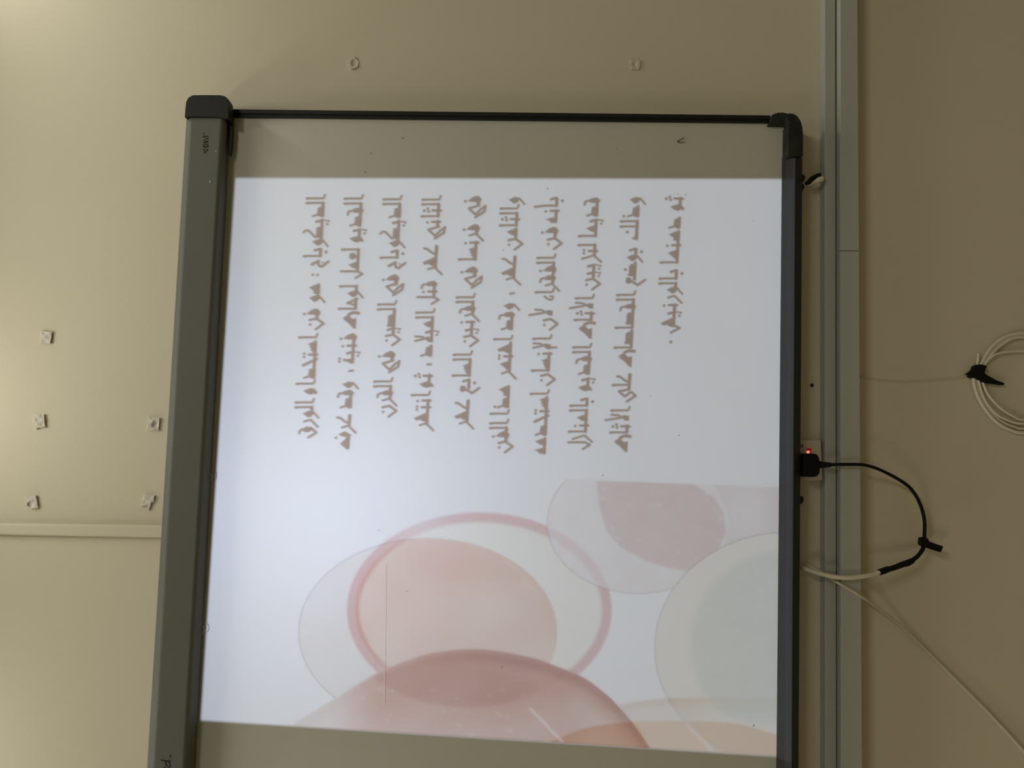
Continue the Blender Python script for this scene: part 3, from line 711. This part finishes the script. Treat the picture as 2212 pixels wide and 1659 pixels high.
pad([(88.6, 714), (112, 717), (109.4, 742.4), (86.8, 740.6)], 0.0045, 1, label='flat square white putty pad on the wall, highest of those above the board')
pad([(72.3, 895), (95, 895), (97.6, 922.3), (84, 924), (77.8, 927), (75.5, 920), (71, 913)], 0.0045, 2, label='white putty pad with one torn corner, in the middle of the upper row of three')
pad([(321, 900.6), (344.5, 903), (341.8, 930.4), (318.3, 928.6)], 0.0045, 3, (336, 917, 8), label='square white putty pad close above the grey bar, with a grey dent')
pad([(55.3, 1072.5), (78, 1070), (82.5, 1096.4), (76, 1098.6), (65, 1098.6), (57, 1091)], 0.0045, 4, (66, 1091, 8), label='dented white putty pad nearest the conduit in the upper row of three')
pad([(310, 1067), (334, 1070.4), (332.5, 1084), (327, 1086), (322, 1102), (316, 1092), (304, 1094), (309, 1080)], 0.004, 5, label='torn ragged white putty pad between the conduit and the grey bar')
pad([(747.6, 133), (758.8, 127), (767, 122.6), (774.4, 134.5), (773, 144.5), (768, 147), (758.5, 150.8), (751, 141)], 0.003, 6, (767, 136, 9), 'wall', label='thin hollow diamond-shaped putty pad right of the board, level with the text')
pad([(1360.7, 128), (1377.5, 128), (1384.5, 132.8), (1383, 144.5), (1378, 151), (1364, 150), (1362, 142.7)], 0.003, 7, (1371, 139, 5), 'wall', label='faint crumbled putty pad low on the wall right of the board')

# ------------------------------------------------------------------ socket, plug and cables
sock = thing('wall_socket', P(1735, 995, 0), 'ivory wall socket with a glowing red light, half hidden under the pen tray', 'socket')
v, f = prism([(1690, 949.5), (1774.5, 951), (1778.5, 1037.5), (1690, 1040)], 0.0, 0.020)
link('socket_plate', v, f, M['white'], sock, bevel=0.003, seg=3)
v, f = prism([(1741.8, 968.2), (1752.4, 968.4), (1752.6, 980), (1742, 980)], 0.019, 0.0215)
n1 = link('indicator_lens', v, f, M['neon'], sock)
tag(n1, 'red indicator window')
v, f = prism([(1741.8, 974.5), (1745, 973.5), (1749.5, 974.2), (1750, 976.5), (1747, 979.5), (1743, 979)], 0.021, 0.0219)
link('indicator_bulb', v, f, M['neonb'], n1)
v, f = disc(1731.8, 963.2, 0.0195, 3.6, 14, 0.0006)
sc = link('screw_recess', v, f, M['ink'], sock)
v, f = disc(1730.8, 963.4, 0.0198, 2.0, 12, 0.0012)
link('screw_head', v, f, M['metal'], sc)

lead = thing('power_cable', P(1768, 1004, 0.03), 'black plug and looping power lead taped to a white cord, hanging under the board', 'power cable')
v, f = prism([(1733, 982), (1736, 980.6), (1758, 980), (1764, 982.5), (1766.8, 989), (1768, 998), (1768.8, 1010), (1768, 1021), (1764.5, 1027.5), (1757, 1030.2), (1736, 1029.8), (1733, 1028)], 0.0222, 0.058, 0.05)
link('plug', v, f, M['tape'], lead, bevel=0.006, seg=3)
v, f = tube([(1766, 1004, 0.046, 7.3), (1774, 1004, 0.049, 7.0), (1775, 1004, 0.0495, 6.3), (1783, 1004, 0.052, 5.8), (1784, 1004, 0.053, 5.5), (1795, 1004, 0.057, 4.8)], 3)
link('strain_relief', v, f, M['tape'], lead, smooth=True)
cordp = [(1793, 1004, 0.057, 3.4), (1820, 1003.2, 0.063, 3.3), (1850, 1003.2, 0.065, 3.3), (1866, 1004.2, 0.064, 3.3), (1890, 1010.5, 0.058, 3.3), (1915, 1021.5, 0.05, 3.3), (1945, 1038, 0.042, 3.5), (1966, 1054, 0.038, 3.6), (1982, 1077, 0.034, 3.6), (1993, 1105, 0.03, 3.6), (1997.3, 1130, 0.03, 3.6), (1997, 1155, 0.03, 3.6), (1995.5, 1178, 0.032, 4.0), (1991, 1190, 0.034, 4.2), (1981, 1203, 0.036, 3.8)]
v, f = tube(cordp, 5)
link('black_cord', v, f, M['tape'], lead, smooth=True)
v, f = tube([(1984, 1200, 0.036, 4.4), (1974, 1208, 0.038, 4.6), (1969, 1212, 0.039, 6.0), (1958, 1217, 0.041, 6.6), (1950, 1219, 0.042, 6.2), (1936, 1224.5, 0.045, 5.8), (1922, 1229, 0.049, 5.6), (1917, 1230, 0.05, 6.4), (1906, 1234, 0.052, 6.6), (1899.5, 1236, 0.053, 6.4)], 4, sides=9)
link('tape_sleeve', v, f, M['tape'], lead)
v, f = tube([(1901, 1235.6, 0.053, 4.0), (1893, 1239, 0.055, 4.2), (1889, 1240.3, 0.056, 3.6), (1885, 1241.4, 0.057, 4.3), (1868, 1244.5, 0.060, 4.5), (1840, 1247.8, 0.062, 4.6), (1815, 1247.5, 0.062, 4.6), (1790, 1243.5, 0.058, 4.7), (1765, 1237, 0.05, 4.8), (1742, 1229.5, 0.036, 4.8), (1728, 1224.5, 0.024, 4.8), (1716, 1219.5, 0.0195, 4.8), (1706, 1215, 0.019, 4.8)], 5)
tag(link('white_cord', v, f, M['cable'], lead, smooth=True), 'thick white cord')
v, f = prism([(1989, 1162), (1999, 1160.5), (2006, 1164), (2008, 1170), (2038.5, 1180.5), (2033, 1193.5), (2021, 1190), (2004, 1184), (1991, 1180.5), (1987.5, 1175)], 0.027, 0.038)
link('tape_flag', v, f, M['tape'], lead, bevel=0.0015)

v, f = tube([(1700, 1204, 0.008, 3.0), (1728, 1215, 0.010, 3.0), (1752, 1224, 0.022, 3.0), (1776, 1237, 0.033, 3.0), (1799, 1252.5, 0.043, 3.0), (1815, 1262, 0.053, 3.0), (1838, 1275, 0.054, 3.0), (1858, 1287, 0.053, 3.1), (1893, 1311, 0.03, 3.2), (1949, 1355.5, 0.012, 3.2), (2004, 1407.5, 0.005, 3.2), (2059.6, 1463, 0.004, 3.2), (2115, 1518, 0.004, 3.3), (2170, 1576, 0.004, 3.3), (2214, 1625, 0.004, 3.3), (2330, 1760, 0.004, 3.3), (2480, 1960, 0.004, 3.3), (2580, 2140, 0.004, 3.3)], 5)
tag(link('wall_cable', v, f, M['dull'], smooth=True), 'thin cream cable running slantwise down the wall from under the board', 'cable')

stub = thing('cable_stub', P(1760, 390, 0), 'short cut white cable end with black tape, below the right tray end', 'cable end')
v, f = tube([(1726, 401, 0.03, 3.6), (1738, 398.5, 0.03, 4.0), (1746, 396.5, 0.03, 5.8), (1758, 391.5, 0.031, 7.6), (1768, 388, 0.036, 8.0), (1776.5, 384.5, 0.037, 7.6)], 4)
link('cable_sheath', v, f, M['cable'], stub, smooth=True)
v, f = tube([(1740, 397.5, 0.037, 3.6), (1747, 393.5, 0.038, 5.0), (1753, 387, 0.039, 5.2), (1763, 380.5, 0.041, 4.6), (1773.5, 376.8, 0.044, 4.2)], 4, flat=0.8)
link('tape_strip', v, f, M['tape'], stub, smooth=True)

coil = thing('cable_coil', P(2209, 826, 0), 'coil of white cable bound with black tape on the wall below the trunking', 'cable coil')
def loop(up_, dn_, ex, dep, r):
    pts = [(x, y, dep, r) for x, y in dn_] + [(x, y, dep, r) for x, y in ex] + [(x, y, dep, r) for x, y in up_[::-1]]
    return tube(pts, 5, closed=True, sides=8)
v, f = loop([(2114, 797), (2133.7, 761), (2152, 740.8), (2177.5, 725.6), (2212, 719.7)], [(2103.5, 818), (2109.5, 848.8), (2127, 882.5), (2152, 911), (2177.5, 926.4), (2211, 935)], [(2262, 922), (2302, 880), (2314, 826), (2298, 768), (2260, 730)], 0.006, 3.9)
link('coil_turn', v, f, M['cable'], coil, smooth=True)
v, f = loop([(2120, 795), (2143.8, 764), (2160.7, 747.5), (2186, 732), (2212, 729)], [(2113.5, 818), (2125, 859), (2148, 891), (2177.5, 908), (2211, 915)], [(2258, 902), (2292, 868), (2302, 824), (2286, 772), (2252, 740)], 0.0075, 2.9)
link('coil_turn', v, f, M['cable'], coil, smooth=True)
v, f = loop([(2117, 796), (2138, 762), (2156, 744.5), (2181, 729.2), (2212, 724.0)], [(2108, 818), (2116.5, 853), (2137, 886), (2164, 911), (2190, 922), (2211, 926)], [(2260, 912), (2297, 874), (2308, 825), (2292, 770), (2256, 735)], 0.0045, 3.2)
link('coil_turn', v, f, M['cable'], coil, smooth=True)
v, f = loop([(2124, 793), (2143.8, 770.0), (2169, 761), (2211, 758.5)], [(2120.5, 816), (2134.5, 852), (2160.7, 881), (2186, 897.7), (2211, 907)], [(2252, 893), (2282, 862), (2288, 826), (2272, 786), (2244, 764)], 0.009, 2.8)
link('coil_turn', v, f, M['cable'], coil, smooth=True)
v, f = tube([(2110, 812, 0.006, 2.6), (2111.5, 788, 0.006, 2.6), (2114.2, 762.5, 0.008, 2.6)], 4)
link('cable_tail', v, f, M['cable'], coil, smooth=True)
def cp(X, Y): return (1840 + X / 5.925, 680 + Y / 5.925)
v, f = prism([cp(*q) for q in [(1575, 655), (1610, 638), (1650, 634), (1700, 642), (1732, 658), (1712, 705), (1702, 750), (1780, 795), (1860, 840), (1955, 872), (1952, 900), (1850, 884), (1690, 866), (1600, 815), (1555, 795), (1552, 810), (1512, 786), (1518, 775), (1490, 755), (1540, 720), (1562, 700)]], 0.001, 0.0145)
tag(link('tape_band', v, f, M['tape'], coil, bevel=0.0015), 'black tape with a loose tail')
v, f = tube([(1850, 806, 0.003, 1.5), (1862, 812.5, 0.002, 1.5), (1874, 817.5, 0.0012, 1.5), (1891, 820.8, 0.001, 1.5), (1941, 824, 0.001, 1.5), (2009, 822, 0.001, 1.5), (2059, 817.8, 0.001, 1.5), (2090, 811, 0.002, 1.6), (2104, 805, 0.003, 1.6)], 5, sides=8)
link('feed_cable', v, f, M['wall'], coil, smooth=True)

hole = thing('wall_plug_hole', P(1754, 832, 0), 'small dark screw hole in the wall between tray and trunking', 'screw hole')
link('hole_rim', *disc(1753.9, 832.5, 0.0, 4.6, 16, 0.0008), M['grey'], hole)
link('hole_bore', *disc(1754.1, 832.0, 0.0006, 3.0, 14, 0.0006), M['ink'], hole)
